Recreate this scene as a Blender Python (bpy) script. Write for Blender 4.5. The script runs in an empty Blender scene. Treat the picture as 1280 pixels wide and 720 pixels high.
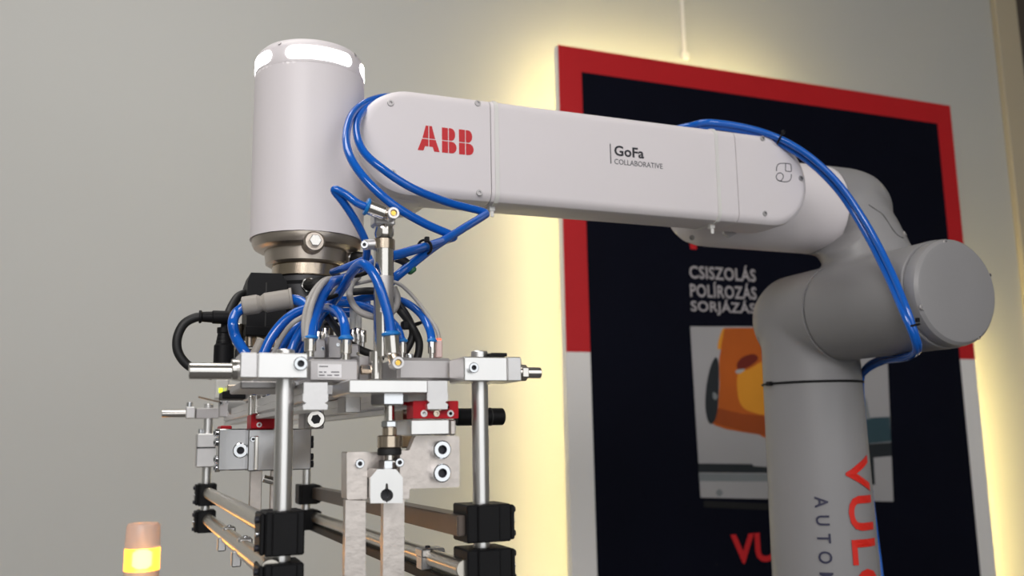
import bpy, bmesh, math, random
from mathutils.bvhtree import BVHTree
from mathutils import Vector, Matrix
random.seed(7)

# ------------------------------------------------------------------ camera
FPX = 1137.0                                   # focal length in pixels of the 1280 px wide frame
PITCH = math.atan(183 / FPX); YAW = math.radians(22); ROLL = math.radians(-1.03)
CAM = Vector((-.159, -.993, 1.35))
_f0 = Vector((math.sin(YAW), math.cos(YAW), 0)); _r0 = Vector((math.cos(YAW), -math.sin(YAW), 0)); _z = Vector((0, 0, 1))
FWD = _f0 * math.cos(PITCH) + _z * math.sin(PITCH)
_u0 = -_f0 * math.sin(PITCH) + _z * math.cos(PITCH)
RGT = _r0 * math.cos(ROLL) + _u0 * math.sin(ROLL)
UPV = -_r0 * math.sin(ROLL) + _u0 * math.cos(ROLL)
cd = bpy.data.cameras.new('camera'); cam = bpy.data.objects.new('camera', cd)
bpy.context.scene.collection.objects.link(cam)
cam.matrix_world = Matrix((( RGT.x, UPV.x, -FWD.x, CAM.x), (RGT.y, UPV.y, -FWD.y, CAM.y), (RGT.z, UPV.z, -FWD.z, CAM.z), (0, 0, 0, 1)))
cd.sensor_width = 36; cd.lens = FPX / 1280 * 36; cd.clip_start = .02; cd.clip_end = 60
cd.dof.use_dof = True; cd.dof.focus_distance = .84; cd.dof.aperture_fstop = 7
bpy.context.scene.camera = cam
COL = bpy.context.scene.collection

# ------------------------------------------------------------------ world, lights, exposure
sc = bpy.context.scene
sc.view_settings.view_transform = 'Standard'; sc.view_settings.look = 'None'
sc.view_settings.gamma = 1; sc.view_settings.exposure = .05; sc.view_settings.use_curve_mapping = False
w = bpy.data.worlds.new('hall'); sc.world = w; w.use_nodes = True
bg = w.node_tree.nodes['Background']; bg.inputs['Color'].default_value = (1.0, .94, .84, 1); bg.inputs['Strength'].default_value = .17

def area(name, loc, target, sx, sy, power, col):
    l = bpy.data.lights.new(name, 'AREA'); l.shape = 'RECTANGLE'; l.size = sx; l.size_y = sy; l.energy = power; l.color = col
    o = bpy.data.objects.new(name, l); COL.objects.link(o); o.location = loc
    o.rotation_euler = (Vector(target) - Vector(loc)).to_track_quat('-Z', 'Y').to_euler()
    return o
area('hall_lamp_and_fill', (-1.3, -2.3, 2.75), (-.05, 0, 1.45), 1.5, .9, 16, (1, .96, .955)).data.spread = math.radians(105)
area('hall_lamp_and_fill', (.7, -2.7, 2.8), (.4, 0, 1.5), 1.5, .9, 13, (1, .955, .95))  # added fill that brightens the forearm front, not a known lamp
area('front_fill', (.2, -4.2, 1.7), (.1, 0, 1.5), 5.0, 2.4, 38, (.95, .98, 1))  # added frontal fill so the metal faces reflect brightness, no window stands there
area('ceiling_panel_lamp', (-.4, .1, 2.96), (-.4, .1, 0), .9, .6, 9, (1, .97, .93))

# ------------------------------------------------------------------ helpers
def P(px, py, y):
    """world point on the vertical plane at depth y that was surveyed at this place of the photograph"""
    r = FWD + RGT * ((px - 640) / FPX) - UPV * ((py - 360) / FPX)
    return CAM + r * ((y - CAM.y) / r.y)

def mat(name, col, rough=.5, metal=0., spec=.5, noise=0., nscale=40, bump=0., bscale=200, trans=0., emit=None, estr=0., coat=0., stretch=None, alpha=1., ior=1.45):
    m = bpy.data.materials.new(name); m.use_nodes = True
    nt = m.node_tree; b = nt.nodes['Principled BSDF']
    b.inputs['Base Color'].default_value = (*col, 1); b.inputs['Roughness'].default_value = rough; b.inputs['Metallic'].default_value = metal
    b.inputs['Specular IOR Level'].default_value = spec; b.inputs['Transmission Weight'].default_value = trans
    b.inputs['Coat Weight'].default_value = coat; b.inputs['Alpha'].default_value = alpha; b.inputs['IOR'].default_value = ior
    if emit: b.inputs['Emission Color'].default_value = (*emit, 1); b.inputs['Emission Strength'].default_value = estr
    if noise or bump:
        tc = nt.nodes.new('ShaderNodeTexCoord'); src = tc.outputs['Object']
        if stretch:
            mp = nt.nodes.new('ShaderNodeMapping'); mp.inputs['Scale'].default_value = stretch; nt.links.new(src, mp.inputs['Vector']); src = mp.outputs['Vector']
    if noise:
        n = nt.nodes.new('ShaderNodeTexNoise'); n.inputs['Scale'].default_value = nscale; n.inputs['Detail'].default_value = 4
        nt.links.new(src, n.inputs['Vector'])
        mx = nt.nodes.new('ShaderNodeMix'); mx.data_type = 'RGBA'
        mx.inputs[6].default_value = (*[max(0, c * (1 - noise)) for c in col], 1); mx.inputs[7].default_value = (*[min(1, c * (1 + noise)) for c in col], 1)
        nt.links.new(n.outputs['Fac'], mx.inputs[0]); nt.links.new(mx.outputs[2], b.inputs['Base Color'])
    if bump:
        n2 = nt.nodes.new('ShaderNodeTexNoise'); n2.inputs['Scale'].default_value = bscale; n2.inputs['Detail'].default_value = 3
        nt.links.new(src, n2.inputs['Vector'])
        bp = nt.nodes.new('ShaderNodeBump'); bp.inputs['Strength'].default_value = bump; bp.inputs['Distance'].default_value = .001
        nt.links.new(n2.outputs['Fac'], bp.inputs['Height']); nt.links.new(bp.outputs['Normal'], b.inputs['Normal'])
    return m

M = dict(
    shell=mat('white_robot_plastic', (.80, .755, .77), .42, noise=.015, nscale=8, bump=.03, bscale=900),
    cast=mat('grey_robot_casting', (.29, .285, .29), .38, noise=.03, nscale=10, bump=.05, bscale=700),
    seam=mat('dark_seam', (.03, .03, .03), .6),
    glow=mat('status_light', (1, 1, 1), .4, emit=(1, .99, .97), estr=9),
    red=mat('red_print', (.62, .012, .02), .45), black_print=mat('black_print', (.02, .02, .028), .5), grey_print=mat('grey_print', (.12, .12, .13), .5), navy_print=mat('navy_print', (.03, .03, .07), .5),
    red_bright=mat('red_foil', (.75, .025, .015), .4),
    alu=mat('brushed_aluminium', (.83, .82, .81), .30, 1, noise=.06, nscale=60, bump=.06, bscale=300, stretch=(1, 1, .15)),
    alu_matt=mat('matt_aluminium', (.74, .73, .73), .42, 1, noise=.06, nscale=90, bump=.08, bscale=500),
    anod=mat('anodised_grey', (.52, .50, .50), .45, .75, noise=.04, nscale=80, bump=.05, bscale=600),
    steel=mat('polished_steel', (.78, .75, .71), .13, 1, noise=.05, nscale=30),
    tubesteel=mat('drawn_tube_steel', (.64, .60, .53), .28, 1, noise=.08, nscale=30),
    barsteel=mat('dark_flat_steel', (.13, .105, .09), .4, .6, noise=.15, nscale=60),
    steel_warm=mat('warm_steel', (.62, .52, .41), .2, 1, noise=.08, nscale=40),
    plate=mat('worn_steel_plate', (.68, .62, .58), .38, 1, noise=.22, nscale=90, bump=.2, bscale=250),
    mirror=mat('bright_milled_steel', (.46, .455, .46), .17, 1, noise=.3, nscale=18, bump=.25, bscale=40, stretch=(1, 1, .4)),
    zinc=mat('zinc_screw', (.80, .82, .85), .16, 1),
    socket=mat('dark_socket', (.02, .02, .03), .35),
    flange=mat('bronze_grey_flange', (.58, .51, .44), .30, .9, noise=.06, nscale=60, bump=.06, bscale=500),
    sensor=mat('dark_grey_casing', (.055, .055, .058), .45, .3, noise=.05),
    blackp=mat('black_plastic', (.008, .008, .009), .5, spec=.22, noise=.2, nscale=80, bump=.1, bscale=500),
    blackr=mat('black_rubber', (.014, .014, .014), .5),
    blue=mat('blue_hose', (.003, .115, .54), .12, spec=.6, coat=.2),
    bluecol=mat('blue_collar', (.01, .20, .60), .3),
    greyhose=mat('grey_cable', (.42, .40, .38), .4),
    conn=mat('grey_connector', (.38, .35, .31), .5, noise=.05),
    clear=mat('clear_nylon', (.86, .85, .82), .3, trans=.12),
    redplas=mat('red_slider_plastic', (.45, .010, .018), .4, spec=.2, noise=.05),
    white=mat('white_plastic', (.85, .83, .84), .4),
    brass=mat('brass', (.85, .55, .12), .25, 1),
    yellow=mat('yellow_indicator', (.75, .9, .05), .4, emit=(.8, 1, .05), estr=.8),
    green=mat('green_plug', (.03, .16, .07), .4),
    sensorlit=mat('pink_sensor', (.80, .62, .58), .4, trans=.2), ledred=mat('red_led', (1, .1, .05), .4, emit=(1, .12, .05), estr=1.5),
    paper=mat('paper_label', (.86, .85, .86), .5),
    wall=mat('wall_paint', (.60, .60, .575), .85, noise=.02, nscale=3, bump=.05, bscale=150),
    trim=mat('cream_trim', (.60, .52, .38), .6), door=mat('dark_door', (.10, .08, .065), .5),
    floor=mat('hall_floor', (.16, .155, .15), .5, noise=.1, nscale=6), ceil=mat('ceiling_paint', (.55, .55, .54), .9, noise=.02, nscale=5),
    p_red=mat('poster_red', (.60, .010, .016), .5, noise=.06, nscale=12), p_white=mat('poster_white', (.92, .90, .88), .5, noise=.03, nscale=9), p_navy=mat('poster_navy', (.0025, .0032, .010), .6, spec=.12, noise=.25, nscale=6),
    p_text=mat('poster_text', (.42, .39, .40), .5), p_black=mat('poster_black', (.003, .003, .004), .6),
    led=mat('led_strip', (1, .9, .6), .5, emit=(1, .81, .38), estr=19), led2=mat('led_strip_wide', (1, .9, .6), .5, emit=(1, .78, .28), estr=72), led_top=mat('led_strip_top', (1, .9, .6), .5, emit=(1, .80, .35), estr=26),
    ph_bg=mat('photo_backdrop', (.42, .41, .42), .5, noise=.12, nscale=3), ph_or=mat('photo_orange', (.50, .105, .008), .5, noise=.2, nscale=9), ph_or2=mat('photo_orange_light', (.75, .30, .02), .5, noise=.15, nscale=9), ph_or3=mat('photo_orange_shade', (.33, .06, .006), .5, noise=.2, nscale=9), ph_rd=mat('photo_dark_red', (.16, .015, .006), .5), ph_dk=mat('photo_dark', (.015, .02, .025), .5), ph_teal=mat('photo_teal', (.03, .07, .09), .5, noise=.2, nscale=8), ph_gr=mat('photo_grey', (.22, .24, .25), .5, noise=.15, nscale=9),
    amber_lit=mat('amber_lit_lens', (1, .55, .1), .3, trans=.5, emit=(1, .52, .07), estr=1.1), amber_core=mat('beacon_lamp', (1, .9, .6), .3, emit=(1, .8, .35), estr=10), pink=mat('clear_pink_lens', (.94, .84, .80), .3, trans=.6),
)

class MB:
    def __init__(s): s.bm = bmesh.new()
    def _mv(s, geom, m):
        bmesh.ops.transform(s.bm, matrix=m, verts=[g for g in geom if isinstance(g, bmesh.types.BMVert)])
    def box(s, x0, x1, y0, y1, z0, z1, bev=.0, seg=1, rot=None):
        n0 = set(s.bm.verts)
        g = bmesh.ops.create_cube(s.bm, size=1)
        for v in g['verts']:
            v.co = Vector(((x0 + x1) / 2 + v.co.x * (x1 - x0), (y0 + y1) / 2 + v.co.y * (y1 - y0), (z0 + z1) / 2 + v.co.z * (z1 - z0)))
        if bev:
            es = set(e for v in g['verts'] for e in v.link_edges)
            bmesh.ops.bevel(s.bm, geom=list(es), offset=bev, segments=seg, affect='EDGES', profile=.5)
        if rot:
            c = Vector(((x0 + x1) / 2, (y0 + y1) / 2, (z0 + z1) / 2))
            for v in set(s.bm.verts) - n0: v.co = c + rot @ (v.co - c)
        return s
    def cyl(s, a, b, r, r2=None, seg=24, bev=0., hexa=False):
        """solid round (or hexagonal) bar from a to b with small chamfers"""
        a = Vector(a); b = Vector(b); r2 = r if r2 is None else r2
        L = (b - a).length; n = 6 if hexa else seg
        prof = [(0, r - bev), (bev, r), (L - bev, r2), (L, r2 - bev)] if bev else [(0, r), (L, r2)]
        return s.lathe([(z, q) for z, q in prof], a, (b - a), n, cap=True)
    def lathe(s, prof, org=(0, 0, 0), axis=(0, 0, 1), seg=32, cap=True, phase=0.):
        """profile of (height, radius) turned about an axis"""
        org = Vector(org); q = Vector((0, 0, 1)).rotation_difference(Vector(axis).normalized())
        rings = []
        for h, r in prof:
            ring = []
            for i in range(seg):
                t = 2 * math.pi * i / seg + phase
                ring.append(s.bm.verts.new(org + q @ Vector((r * math.cos(t), r * math.sin(t), h))))
            rings.append(ring)
        for A, B in zip(rings, rings[1:]):
            for i in range(seg):
                s.bm.faces.new((A[i], A[(i + 1) % seg], B[(i + 1) % seg], B[i]))
        if cap:
            s.bm.faces.new(rings[0][::-1]); s.bm.faces.new(rings[-1])
        return s
    def prism(s, pts, d, n0=None):
        """closed outline (3-D points) pushed along vector d"""
        d = Vector(d); A = [s.bm.verts.new(Vector(p)) for p in pts]; B = [s.bm.verts.new(Vector(p) + d) for p in pts]
        n = len(A)
        fs = [s.bm.faces.new(A), s.bm.faces.new(B[::-1])]
        for i in range(n): fs.append(s.bm.faces.new((A[(i + 1) % n], A[i], B[i], B[(i + 1) % n])))
        bmesh.ops.recalc_face_normals(s.bm, faces=fs)
        return s
    def tube(s, pts, r, seg=12, sub=8, smooth=True, closed=False):
        pts = [Vector(p) for p in pts]
        if smooth and len(pts) > 2:
            out = []
            n = len(pts)
            for i in range(n - 1 + (1 if closed else 0)):
                if closed: p0, p1, p2, p3 = pts[i - 1], pts[i], pts[(i + 1) % n], pts[(i + 2) % n]
                else: p0 = pts[max(i - 1, 0)]; p1 = pts[i]; p2 = pts[i + 1]; p3 = pts[min(i + 2, n - 1)]
                for k in range(sub):
                    t = k / sub
                    out.append(.5 * ((2 * p1) + (p2 - p0) * t + (2 * p0 - 5 * p1 + 4 * p2 - p3) * t * t + (3 * p1 - p0 - 3 * p2 + p3) * t ** 3))
            if not closed: out.append(pts[-1])
            pts = out
        n = len(pts); tans = []
        for i in range(n):
            if closed: t = pts[(i + 1) % n] - pts[i - 1]
            else: t = pts[min(i + 1, n - 1)] - pts[max(i - 1, 0)]
            tans.append(t.normalized())
        ref = Vector((0, 0, 1)) if abs(tans[0].z) < .9 else Vector((1, 0, 0))
        nv = (ref - tans[0] * ref.dot(tans[0])).normalized(); rings = []
        for i in range(n):
            if i: nv = tans[i - 1].rotation_difference(tans[i]) @ nv
            nv = (nv - tans[i] * nv.dot(tans[i])).normalized()
            bn = tans[i].cross(nv)
            rings.append([s.bm.verts.new(pts[i] + (nv * math.cos(2 * math.pi * k / seg) + bn * math.sin(2 * math.pi * k / seg)) * r) for k in range(seg)])
        pairs = list(zip(rings, rings[1:])) + ([(rings[-1], rings[0])] if closed else [])
        for A, B in pairs:
            for k in range(seg): s.bm.faces.new((A[k], A[(k + 1) % seg], B[(k + 1) % seg], B[k]))
        if not closed:
            s.bm.faces.new(rings[0][::-1]); s.bm.faces.new(rings[-1])
        return s
    def mesh(s, name, m, smooth=True, ang=27):
        bmesh.ops.recalc_face_normals(s.bm, faces=s.bm.faces[:])
        if smooth:
            lim = math.radians(ang)
            for f in s.bm.faces: f.smooth = True
            for e in s.bm.edges:
                if len(e.link_faces) == 2 and e.calc_face_angle(0) > lim: e.smooth = False
        me = bpy.data.meshes.new(name); s.bm.to_mesh(me); s.bm.free(); me.materials.append(m)
        return me
    def build(s, name, m, parent=None, smooth=True, ang=27):
        return link(name, s.mesh(name, m, smooth, ang), parent)

def link(name, me, parent=None, mw=None):
    o = bpy.data.objects.new(name, me); COL.objects.link(o)
    if mw is not None: o.matrix_world = mw
    if parent is not None:
        o.parent = parent; o.matrix_parent_inverse = WM[parent.name].inverted() if parent.name in WM else parent.matrix_basis.inverted()
    WM[o.name] = o.matrix_basis.copy()
    return o
WM = {}
def thing(name, label, cat, loc=(0, 0, 0), group=None):
    o = bpy.data.objects.new(name, None); COL.objects.link(o); o.location = loc; o.empty_display_size = .05
    WM[o.name] = Matrix.Translation(Vector(loc))
    return tag(o, label, cat, group)
def tag(o, label, cat, group=None):
    o['label'] = label; o['category'] = cat
    if group: o['group'] = group
    return o
def struct(o): o['kind'] = 'structure'; return o
def lab(o, s): o['label'] = s; return o

def organic(mb, voxel, it, fac=.5):
    """melt a set of overlapping solids into one cast surface with fillets"""
    bmesh.ops.recalc_face_normals(mb.bm, faces=mb.bm.faces[:])
    me = bpy.data.meshes.new('tmp'); mb.bm.to_mesh(me); mb.bm.free()
    o = bpy.data.objects.new('tmp', me); COL.objects.link(o)
    r = o.modifiers.new('r', 'REMESH'); r.mode = 'VOXEL'; r.voxel_size = voxel; r.use_smooth_shade = True
    s = o.modifiers.new('s', 'SMOOTH'); s.factor = fac; s.iterations = it
    dg = bpy.context.evaluated_depsgraph_get(); dg.update()
    out = bpy.data.meshes.new_from_object(o.evaluated_get(dg)); bpy.data.objects.remove(o)
    for p in out.polygons: p.use_smooth = True
    return out

def text_mesh(body, size, bold=0., space=1., thick=.0004):
    """lettering as thin solid in the xy plane, origin bottom left; returns (verts, faces) container mesh"""
    cu = bpy.data.curves.new('t', 'FONT'); cu.body = body; cu.size = size; cu.offset = bold; cu.space_character = space; cu.extrude = thick; cu.resolution_u = 3
    o = bpy.data.objects.new('t', cu); COL.objects.link(o)
    dg = bpy.context.evaluated_depsgraph_get(); dg.update()
    me = bpy.data.meshes.new_from_object(o.evaluated_get(dg)); bpy.data.objects.remove(o); bpy.data.curves.remove(cu)
    return me
def fit(me, w, h):
    xs = [v.co.x for v in me.vertices]; ys = [v.co.y for v in me.vertices]
    x0, x1, y0, y1 = min(xs), max(xs), min(ys), max(ys)
    for v in me.vertices: v.co.x = (v.co.x - x0) / (x1 - x0) * w; v.co.y = (v.co.y - y0) / (y1 - y0) * h
    return me
def remap(me, fn, m):
    for v in me.vertices: v.co = fn(v.co.copy())
    me.materials.clear(); me.materials.append(m); return me

# ------------------------------------------------------------------ the room
YW = 1.165                                             # back wall
struct(MB().box(-3.2, 4.6, -4.6, YW, -.1, 0).build('floor', M['floor']))
struct(MB().box(-3.2, 4.6, -4.6, YW, 3.0, 3.1).build('ceiling', M['ceil']))
struct(MB().box(-3.3, 4.6, YW, YW + .1, 0, 3.0).build('wall_back', M['wall']))
struct(MB().box(-3.3, -3.2, -4.6, YW, 0, 3.0).build('wall_left', M['wall']))
struct(MB().box(4.6, 4.7, -4.6, YW + .1, 0, 3.0).build('wall_right', M['wall']))
TX0 = P(1243, 60, YW).x; TX1 = P(1270, 60, YW).x; CX_ = P(853, 40, YW).x; CZ_ = P(855, 68, YW).z
struct(MB().box(TX0, TX1, YW - .022, YW, 0, 2.99, .003).build('trim_1', M['trim']))
dr = struct(MB().box(TX1, TX1 + .95, YW - .012, YW, .0, 2.99, .002).build('door_1', M['door']))
MB().cyl((TX1 + .88, YW - .05, 1.05), (TX1 + .88, YW - .012, 1.05), .012).cyl((TX1 + .76, YW - .05, 1.05), (TX1 + .885, YW - .05, 1.05), .009).build('door_handle', M['steel'], dr)
pp = MB().tube([(CX_, YW - .006, CZ_), (CX_, YW - .006, 2.99)], .0065, smooth=False).build('cable_conduit', M['white'])
tag(pp, 'thin white cable conduit running up the wall above the red framed board', 'conduit')
MB().box(CX_ - .012, CX_ + .012, YW - .015, YW, CZ_ - .02, CZ_ + .004, .003).build('end_piece', M['white'], pp)

# ------------------------------------------------------------------ poster board with lit back
YP = 1.0; BX0, BX1, BZ1, BZ0 = .7865, 2.1275, 2.335, .30; ZB = 1.5455
board = thing('display_board', 'navy display board with red and white border, lit from behind on the wall', 'display board', ((BX0 + BX1) / 2, YP + .02, BZ0))
MB().box(BX0, BX1, YP + .004, YP + .028, BZ0, BZ1, .001).build('back_panel', M['p_white'], board)
IX0, IX1, IZ1 = .8515, 2.066, 2.2695
def flat_poly(name, pts, y, m, parent, t=.0012):
    return MB().prism([Vector((p[0], y, p[1])) for p in pts], (0, t, 0)).build(name, m, parent, smooth=False)
rb = flat_poly('red_border', [(BX0, ZB), (BX0, BZ1), (BX1, BZ1), (BX1, ZB), (IX1, ZB), (IX1, IZ1), (IX0, IZ1), (IX0, ZB)], YP + .0025, M['p_red'], board)
wb = flat_poly('white_border', [(BX0, ZB), (IX0, ZB), (IX0, BZ0 + .07), (IX1, BZ0 + .07), (IX1, ZB), (BX1, ZB), (BX1, BZ0), (BX0, BZ0)], YP + .0025, M['p_white'], board)
navy = flat_poly('navy_panel', [(IX0, BZ0 + .07), (IX0, IZ1), (IX1, IZ1), (IX1, BZ0 + .07)], YP + .0015, M['p_navy'], board)
def board_text(body, a, b, h, m, name, bold=0.):
    p = P(*a, YP); q = P(*b, YP)
    me = fit(text_mesh(body, 1, bold, 1.05), q.x - p.x, h)
    remap(me, lambda c: Vector((p.x + c.x, YP - c.z * .3, p.z + c.y)), m)
    return link(name, me, navy)
board_text('CSISZOLÁS', (862, 348), (945, 352), .0430, M['p_text'], 'lettering', .02)
board_text('POLÍROZÁS', (863, 371), (946, 375), .0430, M['p_text'], 'lettering', .02)
board_text('SORJÁZÁS', (864, 393), (945, 397), .0430, M['p_text'], 'lettering', .02)
board_text('VU', (915, 706), (972, 703), .073, M['p_red'], 'red_lettering', .03)
a = P(861, 311, YP); b = P(870, 292, YP)
flat_poly('red_mark', [(a.x, b.z), (a.x + .006, a.z), (b.x, a.z), (b.x, b.z)], YP + .0003, M['p_red'], navy)
# the printed picture: an orange machine in front of a pale backdrop
def pic(name, pix, m, lift):
    return flat_poly(name, [((q := P(x, y, YP)).x, q.z) for x, y in pix], YP + .0006 - lift, m, navy, .0008)
pic('picture_backdrop', [(863, 408), (1108, 408), (1117, 627), (876, 622)], M['ph_bg'], 0)
pic('picture_shadow', [(880, 626), (970, 630), (970, 638), (880, 634)], M['p_black'], -.0001)
def blob(pix, n=5):
    v = [Vector((x, y)) for x, y in pix]; out = []
    for i in range(len(v)):
        p0, p1, p2, p3 = v[i - 1], v[i], v[(i + 1) % len(v)], v[(i + 2) % len(v)]
        for k in range(n):
            t = k / n; q = .5 * ((2 * p1) + (p2 - p0) * t + (2 * p0 - 5 * p1 + 4 * p2 - p3) * t * t + (3 * p1 - p0 - 3 * p2 + p3) * t ** 3); out.append((q.x, q.y))
    return out
def z3(pts): return [(855 + x / 3, 400 + y / 3) for x, y in pts]
pic('picture_table', z3([(55, 538), (255, 540), (262, 548), (330, 552), (330, 574), (55, 572)]), M['ph_dk'], .0003)
pic('picture_table_edge', z3([(56, 575), (330, 577), (330, 606), (58, 604)]), M['ph_gr'], .0003)
pic('picture_knob', blob(z3([(133, 634), (146, 648), (133, 662), (120, 648)])), M['ph_gr'], .0003)
pic('picture_machine_shade', blob(z3([(150, 30), (160, 90), (128, 110), (132, 70)])), M['ph_or2'], .0003)
pic('picture_machine', z3([(152, 30), (330, 28), (350, 448), (298, 440), (282, 430), (230, 422), (160, 410), (118, 396), (104, 386), (128, 330), (134, 240), (132, 150), (142, 85)]), M['ph_or'], .0005)
pic('picture_machine_skirt', z3([(126, 330), (220, 352), (330, 362), (345, 440), (230, 420), (112, 386)]), M['ph_or3'], .0007)
pic('picture_machine_handle', blob(z3([(204, 195), (240, 186), (285, 160), (330, 140), (345, 250), (330, 350), (255, 346), (214, 318), (200, 262)])), M['ph_or2'], .0009)
pic('picture_machine_disc', blob(z3([(118, 140), (130, 165), (131, 230), (128, 310), (120, 365), (103, 390), (88, 372), (80, 320), (84, 250), (98, 180)])), M['ph_dk'], .0009)
pic('picture_machine_gap', blob(z3([(200, 160), (225, 136), (262, 128), (278, 145), (255, 168), (228, 182), (202, 184)])), M['ph_rd'], .0011)
pic('picture_machine_mark', blob(z3([(110, 270), (126, 285), (118, 300), (108, 290)])), M['ph_gr'], .0011)
pic('picture_machine_mark', blob(z3([(196, 188), (228, 184), (214, 198), (196, 200)])), M['ph_bg'], .0012)
pic('picture_stand', [(1070, 526), (1090, 522), (1112, 521), (1114, 552), (1070, 556)], M['ph_teal'], .0004)
pic('picture_stand', [(1070, 556), (1114, 553), (1115, 570), (1092, 572), (1094, 606), (1070, 604)], M['ph_dk'], .0004)
pic('picture_cable', [(1072, 484), (1078, 488), (1084, 502), (1088, 524), (1084, 524), (1080, 504), (1074, 492)], M['ph_gr'], .0005)
# light strips on the back of the board
for x0, x1, z0, z1 in ((BX0 + .012, BX0 + .024, .45, 2.29), (BX0 + .03, BX0 + .80, BZ1 - .026, BZ1 - .014), (BX1 - .042, BX1 - .002, .45, 1.60)):
    lab(MB().box(x0, x1, YP + .028, YP + .036, z0, z1, .001).build('light_strip', M['led' if x1 < 1 else 'led_top' if x1 < 2 else 'led2'], board), 'glowing warm light strip behind the edge')
for x in (BX0 + .12, BX1 - .12):
    for z in (.5, 2.15): MB().cyl((x, YP + .028, z), (x, YW, z), .012).build('wall_spacer', M['steel'], board)
# ------------------------------------------------------------------ the collaborative robot
EX, EZ = .748, 1.511                                   # elbow axis runs along y through here
robot = thing('robot_arm', 'white and grey collaborative robot arm with red logo and white light ring', 'robot arm', (EX, .08, 0))
def cut(me, co, no):
    bm = bmesh.new(); bm.from_mesh(me)
    bmesh.ops.bisect_plane(bm, geom=bm.verts[:] + bm.edges[:] + bm.faces[:], plane_co=co, plane_no=no, clear_outer=True)
    ed = [e for e in bm.edges if e.is_boundary and all(abs((v.co - Vector(co)).dot(Vector(no))) < 1e-5 for v in e.verts)]
    r = bmesh.ops.holes_fill(bm, edges=ed)
    for f in r['faces']:
        f.smooth = False
        for e in f.edges: e.smooth = False
    bm.to_mesh(me); bm.free(); return me
def cut_head(me):
    bm = bmesh.new(); bm.from_mesh(me)              # only the elbow end is cut square, the column below stays whole
    for v in [v for v in bm.verts if v.co.z > 1.43 and v.co.y < .0135]: v.co.y = .0135
    bm.to_mesh(me); bm.free(); return me
# stand, base and shoulder below the picture
st = MB().box(EX - .22, EX + .22, -.15, .31, 0, .02, .003).box(EX - .13, EX + .13, -.05, .21, .02, .60, .006).build('pedestal', M['anod'], robot)
MB().lathe([(0, .10), (.012, .105), (.05, .105), (.09, .088), (.16, .084), (.17, .08)], (EX, -.075, .60), seg=40).build('base_housing', M['cast'], robot)
sh = MB(); sh.lathe([(0, .08), (.10, .08)], (EX, -.075, .77)); sh.lathe([(0, .07), (.155, .07)], (EX, -.13, .93), (0, 1, 0)); sh.lathe([(0, .075), (.06, .075)], (EX, -.075, .86))
link('shoulder_housing', remap(organic(sh, .006, 10), lambda c: c, M['cast']), robot)
# lower arm: vertical column that turns into the elbow axis
c = MB()
c.lathe([(0, .0755), (.25, .0730), (.55, .0685), (.60, .067)], (EX, .085, .93), seg=48)
c.lathe([(0, .0685), (.14, .0685), (.165, .058), (.175, .035)], (EX, -.0235, EZ), (0, 1, 0), seg=48)
c.lathe([(0, .075), (.12, .075), (.135, .06)], (EX, .026, .93), (0, 1, 0), seg=48)
la = link('lower_arm', remap(cut_head(organic(c, .0035, 20)), lambda c: c, M['cast']), robot)
MB().lathe([(0, .0655), (.006, .0655)], (EX, .0095, EZ), (0, 1, 0), seg=48).build('joint_gap', M['seam'], robot)
def col_r(z):                                          # radius of the column at a height
    return .066 + (.0715 - .066) * min(max((1.48 - z) / .30, 0), 1)
def wrap(pm, z_top, deg, name, m):
    """text that reads downwards, laid round the column; deg = direction of the baseline"""
    def fn(c):
        z = z_top - c.x; R = .0730 - (z - 1.18) * .015 + .0012 + c.z * .5
        t = math.radians(deg) + (c.y / .0715)
        return Vector((EX + R * math.cos(t), .085 + R * math.sin(t), z))
    bm = bmesh.new(); bm.from_mesh(pm)
    bmesh.ops.triangulate(bm, faces=bm.faces[:])
    bmesh.ops.subdivide_edges(bm, edges=[e for e in bm.edges if e.calc_length() > .006], cuts=3)
    bm.to_mesh(pm); bm.free()
    return link(name, remap(pm, fn, m), la)
wrap(fit(text_mesh('VULC', 1, .02, 1.12), .199, .046), P(1070, 569, .02).z, -101, 'red_lettering', M['red_bright'])
wrap(fit(text_mesh('AUTOM', 1, .012, 1.9), .114, .0175), P(1031, 621, .02).z, -136, 'dark_lettering', M['navy_print'])
# elbow casting
e = MB()
e.lathe([(0, .0678), (.236, .0678)], (EX, -.196, EZ), (0, 1, 0), seg=48)
e.lathe([(0, .0665), (.09, .0665), (.115, .062), (.135, .05), (.148, .034), (.154, .012)], (.717, .055, 1.67), (1, 0, 0), seg=48)
for k in range(7):
    t = k / 6; q = Vector((.797, .045, 1.665)).lerp(Vector((EX + .028, -.045, EZ + .012)), t)
    bmesh.ops.create_icosphere(e.bm, subdivisions=3, radius=.061, matrix=Matrix.Translation(q))
em = organic(e, .0035, 30)
def elbow_trim(me):
    bm = bmesh.new(); bm.from_mesh(me)
    for v in bm.verts:
        if v.co.y < -.166: v.co.y = -.166
        if v.co.y > .0115 and v.co.z < 1.575 and v.co.x < .80: v.co.y = .0115
        if v.co.z > 1.575:
            k_ = min(1, (v.co.z - 1.575) / .05); v.co.x = max(v.co.x, .69 + (.757 - .69) * k_ ** .6)
    bm.to_mesh(me); bm.free(); return me
el = link('elbow_housing', remap(elbow_trim(em), lambda c: c, M['cast']), robot)
def on_casting(me, pix, lift=.0):
    bv = BVHTree.FromPolygons([v.co for v in me.vertices], [p.vertices for p in me.polygons]); out = []
    for x, y in pix:
        h_ = bv.ray_cast(CAM, (P(x, y, .05) - CAM).normalized())
        if h_[0] is not None: out.append((h_[0] + h_[1] * lift, h_[1]))
    return out
cv = on_casting(el.data, [(1086, 256), (1093, 261), (1103, 268), (1109, 276), (1114, 284), (1119, 291), (1124, 295.5), (1129, 297.5)])
MB().tube([p for p, n in cv], .0007, 8, 4).build('cover_seam', M['seam'], el, ang=70)
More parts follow.
